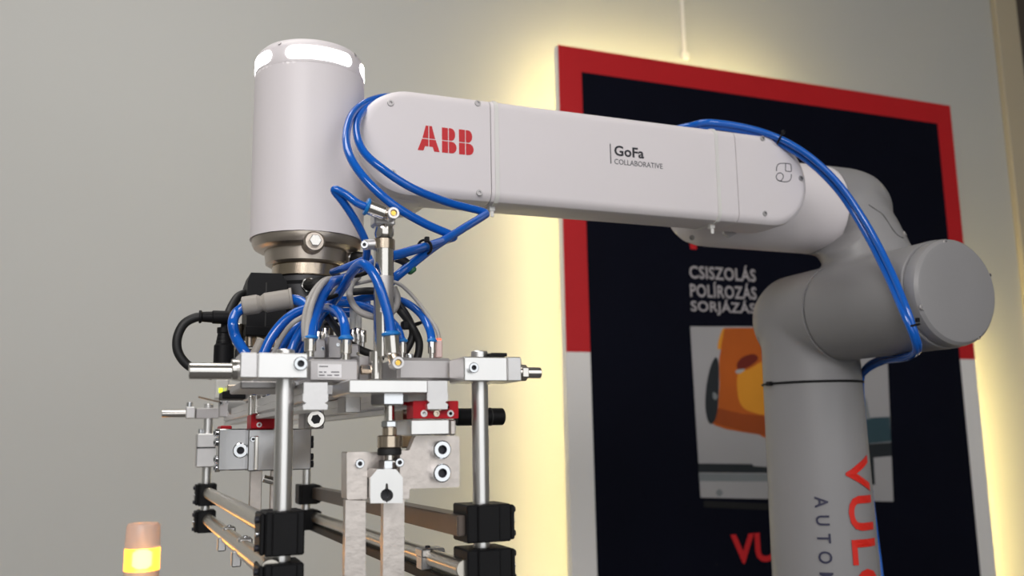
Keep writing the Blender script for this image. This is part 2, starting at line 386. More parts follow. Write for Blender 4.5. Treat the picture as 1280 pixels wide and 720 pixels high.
cap = MB().lathe([(0, .0655), (.010, .0662), (.015, .0650), (.0185, .0615), (.0195, .058), (.0195, .02)], (EX, -.167, EZ), (0, -1, 0), seg=64).build('elbow_cover', M['cast'], robot)
def screw_mesh(r, h, m='zinc'):
    """socket head cap screw standing on z = 0, bored with a hexagon socket"""
    b = MB(); prof = [(0, r), (h - r * .12, r), (h, r * .88), (h, r * .50), (h - r * .6, r * .45), (h - r * .6, r * .02)]
    b.lathe(prof, seg=20); me = b.mesh('screw', M[m]); me.materials.append(M['socket'])  # dark colour on the socket faces stands in for shade in the recess
    for p in me.polygons:
        if math.hypot(p.center.x, p.center.y) < r * .51 and p.center.z > h * .02 and p.center.z < h - r * .01 or (abs(p.center.z - (h - r * .6)) < 1e-6): p.material_index = 1
    return me
SC = screw_mesh(.0036, .0012, 'anod'); SK = None
def place(name, me, loc, axis, parent, roll=0.):
    q = Vector((0, 0, 1)).rotation_difference(Vector(axis).normalized()) @ Matrix.Rotation(roll, 3, 'Z').to_quaternion()
    return link(name, me, parent, Matrix.Translation(Vector(loc)) @ q.to_matrix().to_4x4())
for deg in (100, 22, 200, -62):
    t = math.radians(deg)
    place('screw', SC, (EX + .0615 * math.cos(t), -.1845, EZ + .0615 * math.sin(t)), (0, -1, 0), cap)
for p_, n_ in on_casting(el.data, [(1131, 292)]): place('screw', SC, p_, n_, el)
# forearm: bullet shaped beam, flat at the front, round at the back
AZ, AR = 1.665, .0595; AF = -.076
def dprof():
    pr = [(AF, AR - .0115), (AF + .0004, AR - .0085), (AF + .0022, AR - .0045), (AF + .006, AR - .0012), (AF + .011, AR)]
    pr += [(AF + .044, AR)]
    for k in range(1, 9):
        t = math.radians(k * 10); pr.append((AF + .044 + .058 * math.sin(t), AR * math.cos(t)))
    return pr
def beam(x0, x1):
    pr = dprof(); ring = [(y, r) for y, r in pr] + [(y, -r) for y, r in reversed(pr)]
    b = MB(); b.prism([(x0, y, AZ + r) for y, r in ring], (x1 - x0, 0, 0)); return b
def bullet(cx, xs, sgn):
    pr = dprof(); b = MB(); rows = []; n = 28
    cols = [(xs, 90)] + [(cx, 90 + 180 * i / n) for i in range(n + 1)] + [(xs, 270)]
    for x, d in cols:
        t = math.radians(d)
        rows.append([b.bm.verts.new((x + sgn * -r * math.cos(t), y, AZ + r * math.sin(t))) for y, r in pr])
    for A, B in zip(rows, rows[1:]):
        for i in range(len(pr) - 1): b.bm.faces.new((A[i], A[i + 1], B[i + 1], B[i]))
    b.bm.faces.new([r[0] for r in rows]); b.bm.faces.new([r[-1] for r in rows])
    b.bm.faces.new(rows[0] + rows[-1][::-1])
    return b
SX0, SX1 = .189, .5185
fa = beam(SX0 + .0006, SX1 - .0006).build('forearm_beam', M['shell'], robot, ang=25)
fl = bullet(.097, SX0 - .0004, -1).build('forearm_cover', M['shell'], robot, ang=25)
fr = bullet(.571, SX1 + .0004, 1).build('forearm_cover', M['shell'], robot, ang=25)
inner = MB().box(.15, .56, AF + .012, AF + .06, AZ - .055, AZ + .055).build('inner_frame', M['seam'], robot)
# rotary housing behind the forearm end
h = MB().lathe([(0, .030), (.003, .043), (.010, .054), (.022, .0615), (.036, .0648), (.05, .0655), (.238, .0655)], (.518, .055, 1.67), (1, 0, 0), seg=56).build('rotary_housing', M['shell'], robot)
MB().prism([P(905, 283, -.012), P(921, 292, -.012), P(912, 297, -.012), P(905, 292, -.012)], (0, .004, 0)).build('cover_notch', M['anod'], h)
place('screw', SC, P(865, 297, .0), (-.6, -.5, -.3), h)
for px, py in ((488, 129), (597, 129), (599, 241)): place('screw', SC, P(px, py, AF), (0, -1, 0), fl)
place('screw', SC, P(491, 216, AF - .001), (0, -1, 0), fl)
for px, py in ((956, 267), (1001, 223), (953, 173)): place('screw', SC, P(px, py, AF), (0, -1, 0), fr)
# wrist housing
wz0, wz1 = 1.563, 1.7475
wr = MB(); wr.lathe([(0, .0616), (wz1 - wz0 + .06, .0608)], (0, 0, wz0 - .03), seg=56)
wr.lathe([(0, .060), (.085, .060)], (.099, -.055, AZ - .003), (0, 1, 0), seg=48)
for k in range(4): bmesh.ops.create_icosphere(wr.bm, subdivisions=3, radius=.056, matrix=Matrix.Translation((.097 - .03 * k, 0, AZ - .004)))
wo = organic(wr, .003, 34)
wo = cut(cut(wo, (0, 0, wz1), (0, 0, 1)), (0, 0, wz0), (0, 0, -1))
wh = link('wrist_housing', remap(wo, lambda c: c, M['shell']), robot)
MB().lathe([(0, .0555), (.06, .0555)], (.097, -.066, AZ), (0, 1, 0), seg=48).build('joint_ring', M['shell'], robot)
tz = wz1 + .0006
tc = MB().lathe([(0, .0600), (.002, .0604), (.018, .0598), (.0235, .0578), (.028, .0535), (.0305, .048), (.0315, .040), (.0315, .01)], (0, 0, tz), seg=72).build('light_ring_cap', M['shell'], robot)
MB().lathe([(0, .041), (.0015, .0405), (.0015, .01)], (0, 0, tz + .0312), seg=48).build('top_plate', M['white'], robot)
vdir = math.degrees(math.atan2(CAM.y, CAM.x))
def pill(c_deg, w_deg, z0, z1):
    hh = (z1 - z0) / 2; zc = (z0 + z1) / 2; R = .0606; b = MB()
    half = math.radians(w_deg / 2) * R - hh; out = []
    for k in range(13): t = -math.pi / 2 + math.pi * k / 12; out.append((half + hh * math.cos(t), hh * math.sin(t)))
    n = 18
    for k in range(1, n): out.append((half - 2 * half * k / n, hh))
    for k in range(13): t = math.pi / 2 + math.pi * k / 12; out.append((-half + hh * math.cos(t), hh * math.sin(t)))
    for k in range(1, n): out.append((-half + 2 * half * k / n, -hh))
    top = [(x, z) for x, z in out if z >= 0]; xs = sorted(set(round(x, 6) for x, z in out))
    cols = []
    for x in xs:
        zz = hh if abs(x) <= half else math.sqrt(max(0, hh * hh - (abs(x) - half) ** 2))
        col = []
        for k in range(5):
            z = zc - zz + 2 * zz * k / 4; t = math.radians(c_deg) + x / R; rr = R - max(0, (z - (tz + .012))) * .05
            col.append(b.bm.verts.new((rr * math.cos(t), rr * math.sin(t), z)))
        cols.append(col)
    for A, B in zip(cols, cols[1:]):
        for k in range(4):
            b.bm.faces.new((A[k], B[k], B[k + 1], A[k + 1]))
    bmesh.ops.remove_doubles(b.bm, verts=b.bm.verts[:], dist=1e-6)
    return b
for k in range(4): pill(vdir + 10.5 + 90 * k, 72, tz + .0030, tz + .0175).build('light_window', M['glow'], tc)
for k in (0, 1, 3):
    t = math.radians(vdir + 10.5 + 45 + 90 * k); place('screw_notch', MB().cyl((0, 0, -.001), (0, 0, .0006), .0022, seg=12).mesh('screw_notch', M['anod']), (.0585 * math.cos(t), .0585 * math.sin(t), tz + .0225), (math.cos(t), math.sin(t), .6), tc)
# tool flange
MB().lathe([(0, .0475), (.001, .052), (.0035, .0565), (.008, .0588), (.013, .0592)], (0, 0, wz0 - .0132), seg=64).build('flange_rim', M['flange'], robot)
# logo on the forearm cover
def face_poly(pts, b, t=.0005):
    b.prism([(x, AF - t, z) for x, z in pts], (0, t, 0)); return b
pA = P(522, 188, AF); pE = P(592, 192, AF); LH = .0285; LW = pE.x - pA.x; g = .0011
def LX(u, v): return (pA.x + u * LW, pA.z + v * LH + .0005)
def letter(polys):
    b = MB()
    for pl in polys: face_poly([LX(u, v) for u, v in pl], b)
    return b.build('red_logo_letter', M['red'], fl, smooth=False)
gu = g / LW / 2; gv = g / LH / 2; m0 = .48
mA = .196
letter([[(.085, m0 + gv), (mA - gu, m0 + gv), (mA - gu, 1), (.143, 1)], [(mA + gu, m0 + gv), (.308, m0 + gv), (.25, 1), (mA + gu, 1)],
        [(.0, 0), (.10, 0), (.13, .18), (mA - gu, .18), (mA - gu, m0 - gv), (.078, m0 - gv)], [(mA + gu, .18), (.265, .18), (.29, 0), (.385, 0), (.316, m0 - gv), (mA + gu, m0 - gv)]])
def bee(u0, u1):
    um = u0 + (u1 - u0) * .44
    def arc(ua, ub, va, vb):                              # right half rounded block
        pts = [(ua, va)]
        for k in range(9):
            t = -math.pi / 2 + math.pi * k / 8; ru = (ub - ua) * .62
            pts.append((ub - ru + ru * math.cos(t), (va + vb) / 2 + (vb - va) / 2 * math.sin(t)))
        return pts + [(ua, vb)]
    letter([[(u0, m0 + gv), (um - gu, m0 + gv), (um - gu, 1), (u0, 1)], arc(um + gu, u1 - .025, m0 + gv, 1),
            [(u0, 0), (um - gu, 0), (um - gu, m0 - gv), (u0, m0 - gv)], arc(um + gu, u1, 0, m0 - gv)])
bee(.43, .69); bee(.735, 1.0)
# model lettering on the beam
def face_text(body, a, w, hgt, m, name, par, bold=0., sp=1.):
    p = P(*a, AF); me = fit(text_mesh(body, 1, bold, sp), w, hgt)
    return link(name, remap(me, lambda c: Vector((p.x + c.x, AF - .0002 - c.z * .5, p.z + c.y)), m), par)
xw = P(828, 206, AF).x - P(768, 206, AF).x
face_text('GoFa', (768, 194.5), (P(805, 197, AF) - P(768, 194, AF)).x, .0128, M['black_print'], 'dark_lettering', fa, .022, 1.02)
face_text('COLLABORATIVE', (768, 205), xw, .0065, M['grey_print'], 'grey_lettering', fa)
p = P(763.5, 204.5, AF); face_poly([(p.x - .0005, p.z), (p.x + .0005, p.z), (p.x + .0005, p.z + .0245), (p.x - .0005, p.z + .0245)], MB()).build('dark_line', M['black_print'], fa)
# small line emblem on the right cover
def stroke(pix, name='emblem_line', closed=False):
    return MB().tube([P(840 + x / 3.6, 130 + y / 3.6, AF - .0001) for x, y in pix], .00055, 6, 5, closed=closed).build(name, M['black_print'], fr)
stroke([(470, 302), (471, 285), (480, 270), (498, 267), (520, 268), (532, 271), (536, 282), (536, 303), (524, 303), (512, 301), (511, 285), (511, 268)])
stroke([(537, 316), (536, 332), (528, 346), (510, 350), (492, 348), (476, 343), (469, 328), (475, 314), (488, 310), (499, 318), (500, 332), (490, 345), (478, 343)])
# ------------------------------------------------------------------ the gripper frame under the wrist
grip = thing('gripper_frame', 'aluminium gripper frame with posts, rails and air cylinder under the robot wrist', 'gripper', (0, 0, 1.2))
def pbox(x0, y0, x1, y1, yf, dep, bev=.0008):
    xm, ym = (x0 + x1) / 2, (y0 + y1) / 2
    return MB().box(P(x0, ym, yf).x, P(x1, ym, yf).x, yf, yf + dep, P(xm, y1, yf).z, P(xm, y0, yf).z, bev)
def screw(px, py, yf, r, h, parent, axis=(0, -1, 0), m='zinc', name='screw'):
    k = (round(r, 5), round(h, 5), m)
    if k not in _sm: _sm[k] = screw_mesh(r, h, m)
    o = place(name, _sm[k], P(px, py, yf), axis, parent)
    return o
def screw_at(loc, r, h, parent, axis, m='zinc'):
    k = (round(r, 5), round(h, 5), m)
    if k not in _sm: _sm[k] = screw_mesh(r, h, m)
    return place('screw', _sm[k], loc, axis, parent)
_sm = {}
# adapter under the flange
MB().lathe([(0, .0405), (.002, .044), (.0155, .0455), (.018, .0445)], (0, 0, 1.5345), seg=56).build('clamp_ring', M['flange'], grip)
q = P(391, 303, -.049)
cr = MB().cyl((q.x, -.0605, q.z - .001), (q.x, -.036, q.z - .001), .0112, seg=28, bev=.002).build('clamp_boss', M['flange'], grip)
MB().cyl((q.x, -.0665, q.z - .001), (q.x, -.060, q.z - .001), .0066, hexa=True, bev=.0008).build('hex_bolt', M['steel'], cr)
MB().lathe([(0, .036), (.001, .037), (.0125, .037), (.014, .036)], (0, 0, 1.521), seg=56).build('polished_ring', M['steel_warm'], grip)
MB().lathe([(0, .031), (.004, .0335), (.022, .0335), (.023, .031), (.026, .0345), (.033, .0345)], (0, 0, 1.489), seg=48).build('force_sensor', M['sensor'], grip)
MB().cyl((0, 0, 1.408), (0, 0, 1.49), .030, seg=40, bev=.001).build('adapter_post', M['sensor'], grip)
fit_b = MB().cyl(P(386, 356, -.034), P(386, 356, -.047), .0085, hexa=True, bev=.001).build('cable_gland', M['steel'], grip)
MB().tube([P(386, 356, -.046), P(392, 357, -.058), P(402, 354, -.06), P(418, 352, -.05), P(432, 352, -.03)], .0068).build('gland_cable', M['blackr'], fit_b)
fit_c = MB().cyl(P(433, 318, -.01), P(441, 322, -.015), .0075, hexa=True, bev=.001).build('cable_gland', M['steel'], grip)
MB().tube([P(441, 321, -.015), P(450, 322, -.02), P(462, 323, -.02)], .0065).build('gland_cable', M['blackr'], fit_c)
MB().box(-.056, .054, -.075, .075, 1.3915, 1.408, .0015).build('mounting_plate', M['alu_matt'], grip)
# four posts
PX = {'A': P(353.5, 600, -.325), 'D': P(600.5, 560, -.325), 'B': P(258, 590, .31), 'C': P(383, 590, .31)}
top = {'A': P(353, 437, -.325).z, 'D': P(600, 439, -.325).z, 'B': P(258, 505, .31).z, 'C': 1.39}
for k in 'ADBC':
    x, y = PX[k].x, PX[k].y
    MB().cyl((x, y, 1.185 if k in 'AD' else P(258, 664, .31).z), (x, y, top[k]), .0064 if k in 'AD' else .006, seg=28, bev=.0006).build('support_post', M['alu'], grip)
# black cross clamps on the posts
def clamp(k, zc, hgt, wl, wr, depth, side):
    x, y = PX[k].x, PX[k].y
    b = MB(); b.box(x - wl, x + wr, y - depth * .45, y + depth * .55, zc - hgt / 2, zc + hgt / 2, .0011)
    b.box(x - .0085, x + .0085, y - depth * .45 - .0025, y, zc - hgt / 2 + .0004, zc + hgt / 2 - .0004, .0008)
    o = b.build('tube_clamp', M['blackp'], grip)
    f = MB(); xs = x - wl - .0035 if side < 0 else x + wr
    f.box(xs, xs + .0035, y - depth * .40, y + depth * .5, zc - hgt / 2 + .001, zc + hgt / 2 - .001, .001); f.build('clamp_plate', M['blackp'], o)
    for s in (-1, 1):
        screw_at((xs if side < 0 else xs + .0035, y - depth * .2, zc + s * hgt * .32), .0023, .0028, o, (side, 0, 0), 'socket')
    screw_at((xs if side < 0 else xs + .0035, y - depth * .2, zc), .0018, .0022, o, (side, 0, 0), 'zinc')
    return o
zA = [(P(353, 641, -.34).z + P(353, 694, -.34).z) / 2, (P(353, 706, -.34).z + P(353, 760, -.34).z) / 2]
for z in zA: clamp('A', z, .0295, .013, .0135, .034, -1)
zD = [(P(600, 633, -.34).z + P(600, 677, -.34).z) / 2, (P(600, 689, -.34).z + P(600, 734, -.34).z) / 2]
for z in zD: clamp('D', z, .0275, .0165, .0185, .034, 1)
zB = [(P(258, 605, .30).z + P(258, 632, .30).z) / 2, (P(258, 639, .30).z + P(258, 665, .30).z) / 2]
for z in zB: clamp('B', z, .0285, .010, .013, .034, -1)
zC = [P(383, 618, .30).z, P(383, 650, .30).z]
for z in zC: clamp('C', z, .0265, .012, .014, .034, 1)
# tubes between the posts
xt = (P(323, 653, -.31).x + P(266, 619, .29).x) / 2
def long_tube(p, q, r, m, n='cross_tube'): return MB().cyl(p, q, r, seg=24, bev=.0005).build(n, m, grip)
t1 = long_tube((xt, -.335, P(323, 655, -.31).z), (xt, .32, P(263, 617, .29).z), .0072, M['tubesteel'])
t2 = long_tube((xt + .001, -.335, P(325, 708, -.31).z), (xt + .001, .32, P(262, 651, .29).z), .0076, M['tubesteel'])
def YH(px):
    return min((k * .005 - .33 for k in range(130)), key=lambda y: abs(P(px, 690, y).x - xt))
def tpt(o, a, b, y): t = (y + .335) / .655; return a.lerp(b, t)
a2 = Vector((xt + .001, -.335, P(325, 708, -.31).z)); b2 = Vector((xt + .001, .32, P(262, 651, .29).z))
for y in (YH(303), YH(283)):
    c = tpt(t2, a2, b2, y)
    o = MB().box(c.x - .005, c.x + .007, y - .006, y + .006, c.z + .002, c.z + .0095, .0015).build('suction_holder', M['alu_matt'], grip)
    MB().box(c.x - .010, c.x - .002, y - .005, y + .005, c.z - .0145, c.z - .0015, .001).build('holder_foot', M['alu_matt'], o)
    screw_at((c.x + .001, y, c.z + .0095), .002, .0015, o, (0, 0, 1))
# right hand bars
xr = PX['D'].x - .0145
bz0 = P(568, 652, -.30).z; bz1 = P(392, 617, .29).z
def sbar(x0, x1, za, zb, ha, m, n):
    b = MB(); y0, y1 = -.335, .325
    vs = [b.bm.verts.new(v) for v in ((x0, y0, za - ha), (x1, y0, za - ha), (x1, y0, za + ha), (x0, y0, za + ha), (x0, y1, zb - ha), (x1, y1, zb - ha), (x1, y1, zb + ha), (x0, y1, zb + ha))]
    for f in ((0, 1, 2, 3), (7, 6, 5, 4), (0, 4, 5, 1), (1, 5, 6, 2), (2, 6, 7, 3), (3, 7, 4, 0)): b.bm.faces.new([vs[i] for i in f])
    bmesh.ops.bevel(b.bm, geom=b.bm.edges[:], offset=.0008, segments=2, affect='EDGES')
    return b.build(n, m, grip)
sbar(xr - .008, xr + .008, bz0, bz1, .0075, M['barsteel'], 'flat_bar')
rz0 = P(568, 704, -.30).z; rz1 = P(392, 648, .29).z
long_tube((xr - .002, -.335, rz0), (xr - .002, .325, rz1), .0070, M['tubesteel'])
sbar(xr - .007, xr + .007, rz0 - .0135, rz1 - .0135, .0045, M['blackp'], 'black_rail')
for y in (-.245, -.12):
    z = rz0 + (rz1 - rz0) * (y + .335) / .66
    o = MB().box(xr - .012, xr + .008, y - .010, y + .010, z + .001, z + .0078, .001).build('tube_saddle', M['alu_matt'], grip)
    MB().box(xr - .0115, xr - .003, y - .008, y + .008, z - .009, z + .0015, .0008).build('saddle_leg', M['alu_matt'], o)
    screw_at((xr - .004, y, z + .0078), .0022, .0015, o, (0, 0, 1), 'socket')
# front cross rods and clamp blocks
zr = P(268, 464, -.325).z
long_tube((P(236, 464, -.325).x, -.325, zr), (P(300, 464, -.325).x + .01, -.325, zr), .0058, M['steel'], 'cross_rod')
MB().cyl((P(289, 464, -.325).x, -.325, zr + .0012), (P(301, 464, -.325).x, -.325, zr + .0012), .0075, seg=20, bev=.0006).build('rod_collar', M['steel'], grip)
zr2 = P(660, 466, -.322).z
long_tube((P(640, 466, -.322).x, -.322, zr2), (P(675, 466, -.322).x, -.322, zr2), .0046, M['steel'], 'cross_rod')
MB().cyl((P(650, 466, -.322).x, -.322, zr2), (P(658, 464, -.322).x, -.322, zr2), .0065, hexa=True, bev=.0006).build('rod_collar', M['steel'], grip)
ba = pbox(322.5, 441, 385, 473, -.344, .036).build('clamp_block', M['alu'], grip)
pbox(300, 440.5, 322, 472.5, -.344, .036).build('block_end', M['alu_matt'], ba)
screw(375, 455, -.344, .0050, .0042, ba)
bd = pbox(580, 446, 634, 476.5, -.344, .036).build('clamp_block', M['alu'], grip)
pbox(634.5, 446, 652, 476.5, -.344, .036).build('block_end', M['alu_matt'], bd)
screw(590.5, 460, -.344, .0040, .0038, bd)
q = P(619, 444, -.33); MB().box(q.x - .006, q.x + .007, -.338, -.326, q.z - .0015, q.z + .0012, .0005).build('black_cap', M['blackp'], bd)
MB().box(ba.location.x + P(300, 460, -.344).x + .004, P(380, 460, -.344).x, -.308, -.22, P(340, 484, -.33).z, P(340, 474, -.33).z, .001).build('under_plate', M['anod'], grip)
# grey valve bodies between the blocks, with fittings on top
va = pbox(386, 449, 448.5, 477, -.305, .05, .0015).build('valve_body', M['anod'], grip)
lb = pbox(397, 455, 427, 472, -.3056, .0006, 0).build('rating_label', M['paper'], va)
for x0, x1, yy in ((399, 410, 458), (399, 403, 465), (405, 408, 465), (414, 424, 465), (399, 406, 469), (409, 415, 469), (418, 424, 469)):
    pbox(x0, yy - .6, x1, yy + .6, -.3059, .0003, 0).build('print_line', M['grey_print'], lb)
vb = pbox(497, 447, 566, 476, -.305, .06, .0025).build('valve_body', M['anod'], grip)
q = P(512, 447, -.29); MB().cyl((q.x, -.29, q.z - .002), (q.x, -.29, q.z + .0028), .0033, seg=14, bev=.0005).build('set_screw', M['zinc'], vb)
pbox(448, 445, 462, 476, -.285, .03, .001).build('port_block', M['anod'], grip)
q = P(457, 462, -.30); MB().cyl((q.x - .004, -.30, q.z), (q.x + .004, -.30, q.z), .0038, seg=8, bev=.0006).build('port_plug', M['steel_warm'], grip)
def fitting(px, py0, py1, y, r, name='hose_fitting', collar=True):
    a = P(px, py1, y); b = P(px, py0, y); L = b.z - a.z
    o = MB().lathe([(0, r * .62), (L * .28, r * .62), (L * .3, r), (L * .36, r * 1.03), (L * .95, r * 1.0), (L, r * .9)], (a.x, y, a.z), seg=20).build(name, M['steel'], grip)
    if collar: MB().lathe([(0, r * 1.05), (.0006, r * 1.3), (.0018, r * 1.3), (.003, r * .9), (.0036, r * .85)], (a.x, y, b.z - .0005), seg=20).build('collar', M['bluecol'], o)
    return o
fitting(387.5, 423, 446, -.29, .0045); fitting(432, 424, 450, -.29, .0046)
fitting(489, 419, 447, -.318, .0056); fitting(502.5, 427, 447, -.285, .0036); fitting(540, 427, 448, -.285, .0032)
sb = pbox(545, 425, 553.5, 447, -.285, .008, .0008).build('sensor_box', M['sensorlit'], grip)
pbox(546, 423, 552, 426, -.284, .004, .0005).build('indicator_lamp', M['ledred'], sb)
for x0, y0, x1, y1, yy in ((391, 424, 408, 449, -.25), (409, 419, 428, 449, -.24), (437, 430, 450, 448, -.25)):
    o = pbox(x0, y0, x1, y1, yy, .03, .0015).build('pilot_valve', M['anod'], grip)
    screw((x0 + x1) / 2 + 4, y0 + 12, yy, .0016, .0006, o, m='zinc')
for px, y0 in ((398, 414), (407, 410), (441, 412), (447, 410), (453, 413)): fitting(px, y0, y0 + 22, -.21, .0034, 'hose_fitting', False)
for px, y0 in ((441, 384), (448, 382)):
    a = P(px, y0 + 30, -.2); b = P(px, y0, -.2); MB().cyl(a, (a.x, -.2, b.z), .0030, seg=14, bev=.0005).build('clear_tube', M['clear'], grip)
# rails front to back
def rail(xc, z0, z1, w):
    h = z1 - z0; o = [(-w, z1), (w, z1), (w, z1 - h * .38), (w * .96, z1 - h * .40), (w * 1.06, z1 - h * .42), (w * 1.06, z1 - h * .68), (w * .78, z1 - h * .76), (w * 1.06, z1 - h * .84), (w * 1.0, z0)]
    pts = o + [(-x, z) for x, z in reversed(o[2:])]
    r = MB().prism([(xc + x, -.343, z) for x, z in pts], (0, .68, 0)).build('slide_rail', M['alu_matt'], grip, ang=20); return r
zr0 = P(395, 512, -.343).z; zr1 = P(395, 478, -.343).z
rl = rail(P(394.5, 495, -.343).x, zr0, zr1, .0083); rr = rail(P(547, 495, -.343).x, P(547, 511.5, -.343).z, P(547, 476, -.343).z, .0076)
# white top plate with hex nut of the lifting cylinder
wp = pbox(436, 474.5, 535, 491.5, -.348, .062, .0008).build('cylinder_plate', M['alu'], grip)
CXc = P(487, 500, -.318).x; CY = -.318
def zat(py): return P(487, py, CY).z
MB().cyl((CXc, CY, zat(507.5)), (CXc, CY, zat(490.5)), .0142, hexa=True, bev=.0012).build('hex_nut', M['zinc'], grip)
MB().cyl((CXc - .0, CY, zat(527)), (CXc, CY, zat(507)), .0042, seg=18, bev=.0005).build('piston_rod', M['steel'], grip)
MB().cyl((CXc, CY, zat(534.5)), (CXc, CY, zat(526)), .0062, hexa=True, bev=.0008).build('lock_nut', M['zinc'], grip)
fj = MB().cyl((CXc, CY, zat(545)), (CXc, CY, zat(534.5)), .0055, seg=18, bev=.0005).build('joint_stem', M['steel_warm'], grip)
MB().cyl((CXc, CY, zat(560)), (CXc, CY, zat(544)), .0092, seg=28, bev=.0008).build('floating_joint', M['steel_warm'], grip)
MB().cyl((CXc, CY, zat(569)), (CXc, CY, zat(560)), .0090, seg=28, bev=.0008).build('joint_seal', M['blackr'], grip)
MB().cyl((CXc, CY, zat(578)), (CXc, CY, zat(569)), .0042, seg=16).build('stud', M['steel'], grip)
MB().cyl((CXc - .002, CY, zat(586)), (CXc - .002, CY, zat(575)), .0058, hexa=True, bev=.0006).build('lock_nut', M['zinc'], grip)
# rod eye block with a bore and slit
def px3(pix, y): return [P(x, yy, y) for x, yy in pix]
eye = [(463, 629), (463, 597), (472, 586.5), (495, 586.5), (503.5, 597), (503.5, 629), (491, 629), (488.5, 624)]
cxb, cyb, rb_ = 483.5, 619, 8
arc = [(cxb + rb_ * math.cos(t), cyb + rb_ * math.sin(t)) for t in [math.radians(d) for d in range(85, -76, -16)]]
arc2 = [(cxb + rb_ * math.cos(t), cyb + rb_ * math.sin(t)) for t in [math.radians(d) for d in range(-105, -266, -16)]]
slit = [(484.6, 604.5), (482.4, 604.5)]
outl = [(463, 629), (463, 597), (472, 586.5), (495, 586.5), (503.5, 597), (503.5, 629)]
eb = MB(); eb.prism(px3(outl + [(483.7, 629)] + arc + slit + arc2 + [(483.3, 629)], -.337), (0, .026, 0)); eb.build('rod_eye', M['alu'], grip, ang=25)
MB().cyl(P(483.5, 619, -.325), P(483.5, 619, -.325) + Vector((0, .012, 0)), .0048, seg=20).build('eye_pin', M['socket'], grip)
# steel plates in front
def pplate(pix, y, d, m, name):
    b = MB(); b.prism(px3(pix, y), (0, d, 0)); return b.build(name, m, grip, ang=20)
def rounded(pts, r, n=4):
    v = [Vector(p) for p in pts]; out = []
    for i in range(len(v)):
        a, b, c = v[i - 1], v[i], v[(i + 1) % len(v)]
        p = b + (a - b).normalized() * r; q = b + (c - b).normalized() * r
        for k in range(n + 1):
            t = k / n; w_ = (1 - t) ** 2 * p + 2 * t * (1 - t) * b + t * t * q; out.append((w_.x, w_.y))
    return out
gp = pplate(rounded([(512, 563), (519, 545), (574.5, 545), (574.5, 609), (512, 611), (511, 623), (500, 623), (500, 563)], 2.5), -.320, .010, M['plate'], 'gripper_plate')
screw(549.5, 562, -.320, .0070, .0075, gp); screw(549.5, 591, -.320, .0070, .0075, gp)
pplate(rounded([(436, 566), (512, 564), (512, 624), (436, 624)], 2.5), -.304, .004, M['plate'], 'back_plate')
gb = pplate(rounded([(433.5, 565), (459, 564.5), (459, 624), (433.5, 624.5)], 2.5), -.330, .020, M['plate'], 'finger_mount')
screw(449, 579.5, -.330, .0034, .003, gb); screw(498.5, 578, -.320, .0034, .003, gp)
pplate([(432, 625), (457, 626), (457, 770), (430, 770)], -.332, .008, M['plate'], 'gripper_finger')
pplate([(479.5, 629), (505.5, 624), (505, 770), (478, 770)], -.318, .008, M['plate'], 'gripper_finger')
# red slider with white block on the right rail
rs = pplate(rounded([(516.5, 501), (532, 501), (535, 505), (532, 510), (537, 513.5), (558, 513.5), (563, 510), (560, 505), (562, 501), (573, 501), (573, 523), (516.5, 523)], 1.5), -.337, .018, M['redplas'], 'slider')
for px, m_ in ((530, 'white'), (545.5, 'steel_warm'), (563, 'white')): screw(px, 517, -.337, .0026, .0008, rs, m=m_)
pbox(513, 524, 562, 544, -.339, .05, .001).build('slider_block', M['alu'], grip)
pbox(562.5, 524.5, 570, 544, -.336, .045, .001).build('slider_side', M['plate'], grip)
pbox(502, 512, 516, 560, -.29, .05, .001).build('slider_guide', M['steel_warm'], grip)
# black handle bar behind the right post
q = P(600, 521, -.29)
hb = MB().cyl((P(570, 521, -.29).x, -.29, q.z), (P(629, 521, -.29).x, -.29, q.z), .0070, seg=24, bev=.001).build('stop_bar', M['blackp'], grip)
MB().cyl((P(612, 521, -.29).x, -.29, q.z), (P(612, 521, -.29).x + .001, -.29, q.z), .0074, seg=24).build('bar_groove', M['seam'], hb)
# bright small block and shock absorber under the left rail
pbox(431.5, 495.5, 451, 516, -.26, .03, .0006).build('stop_block', M['alu'], grip)
sa = pbox(380, 512, 405, 536, -.20, .03, .001).build('end_stop', M['anod'], grip)
MB().cyl(P(395, 524, -.200), P(395, 524, -.214), .0078, seg=24, bev=.001).build('shock_absorber', M['steel'], sa)
MB().cyl(P(395, 524, -.2141), P(395, 524, -.216), .0042, seg=6, bev=.0004).build('absorber_socket', M['socket'], sa)
# mirror bright carriages on the left rail
cpl = pbox(273, 536, 309.5, 588, -.02, .03, .001).build('carriage_plate', M['mirror'], grip)
screw(300, 563, -.02, .0076, .006, cpl)
cp2 = pbox(310, 536, 389, 588, -.035, .03, .001).build('carriage_plate', M['mirror'], grip)
o = pbox(318, 545, 323, 588, -.042, .006, .0008).build('plate_strip', M['steel'], cp2)
screw(316, 549, -.036, .0028, .004, cp2)
for py in (541, 553, 574, 585): screw_at(P(274, py, -.005), .0042, .005, cpl, (-1, -.25, 0))
for py in (549, 556, 571, 580): screw_at(P(387, py, -.02), .0036, .004, cp2, (1, -.3, 0), 'socket')
rc = pbox(314, 518, 345, 536, -.05, .04, .001).build('slider', M['redplas'], grip); screw(324, 531, -.05, .0026, .0008, rc, m='white')
rc = pbox(276, 532, 290, 538.5, .02, .05, .001).build('slider', M['redplas'], grip)
for px, y0, y1 in ((313, 495, 519), (320, 491, 517), (327, 488, 515)):
    a = P(px, y1, -.06); b = P(px, y0, -.06); MB().cyl(a, (a.x, -.06, b.z), .0024, seg=14, bev=.0004).build('guide_pin', M['steel'], grip)
pbox(330, 489, 341, 516, -.055, .03, .001).build('pin_holder', M['sensor'], grip)
pbox(312, 588, 327, 646, .0, .008, .0006).build('gripper_finger', M['plate'], grip)
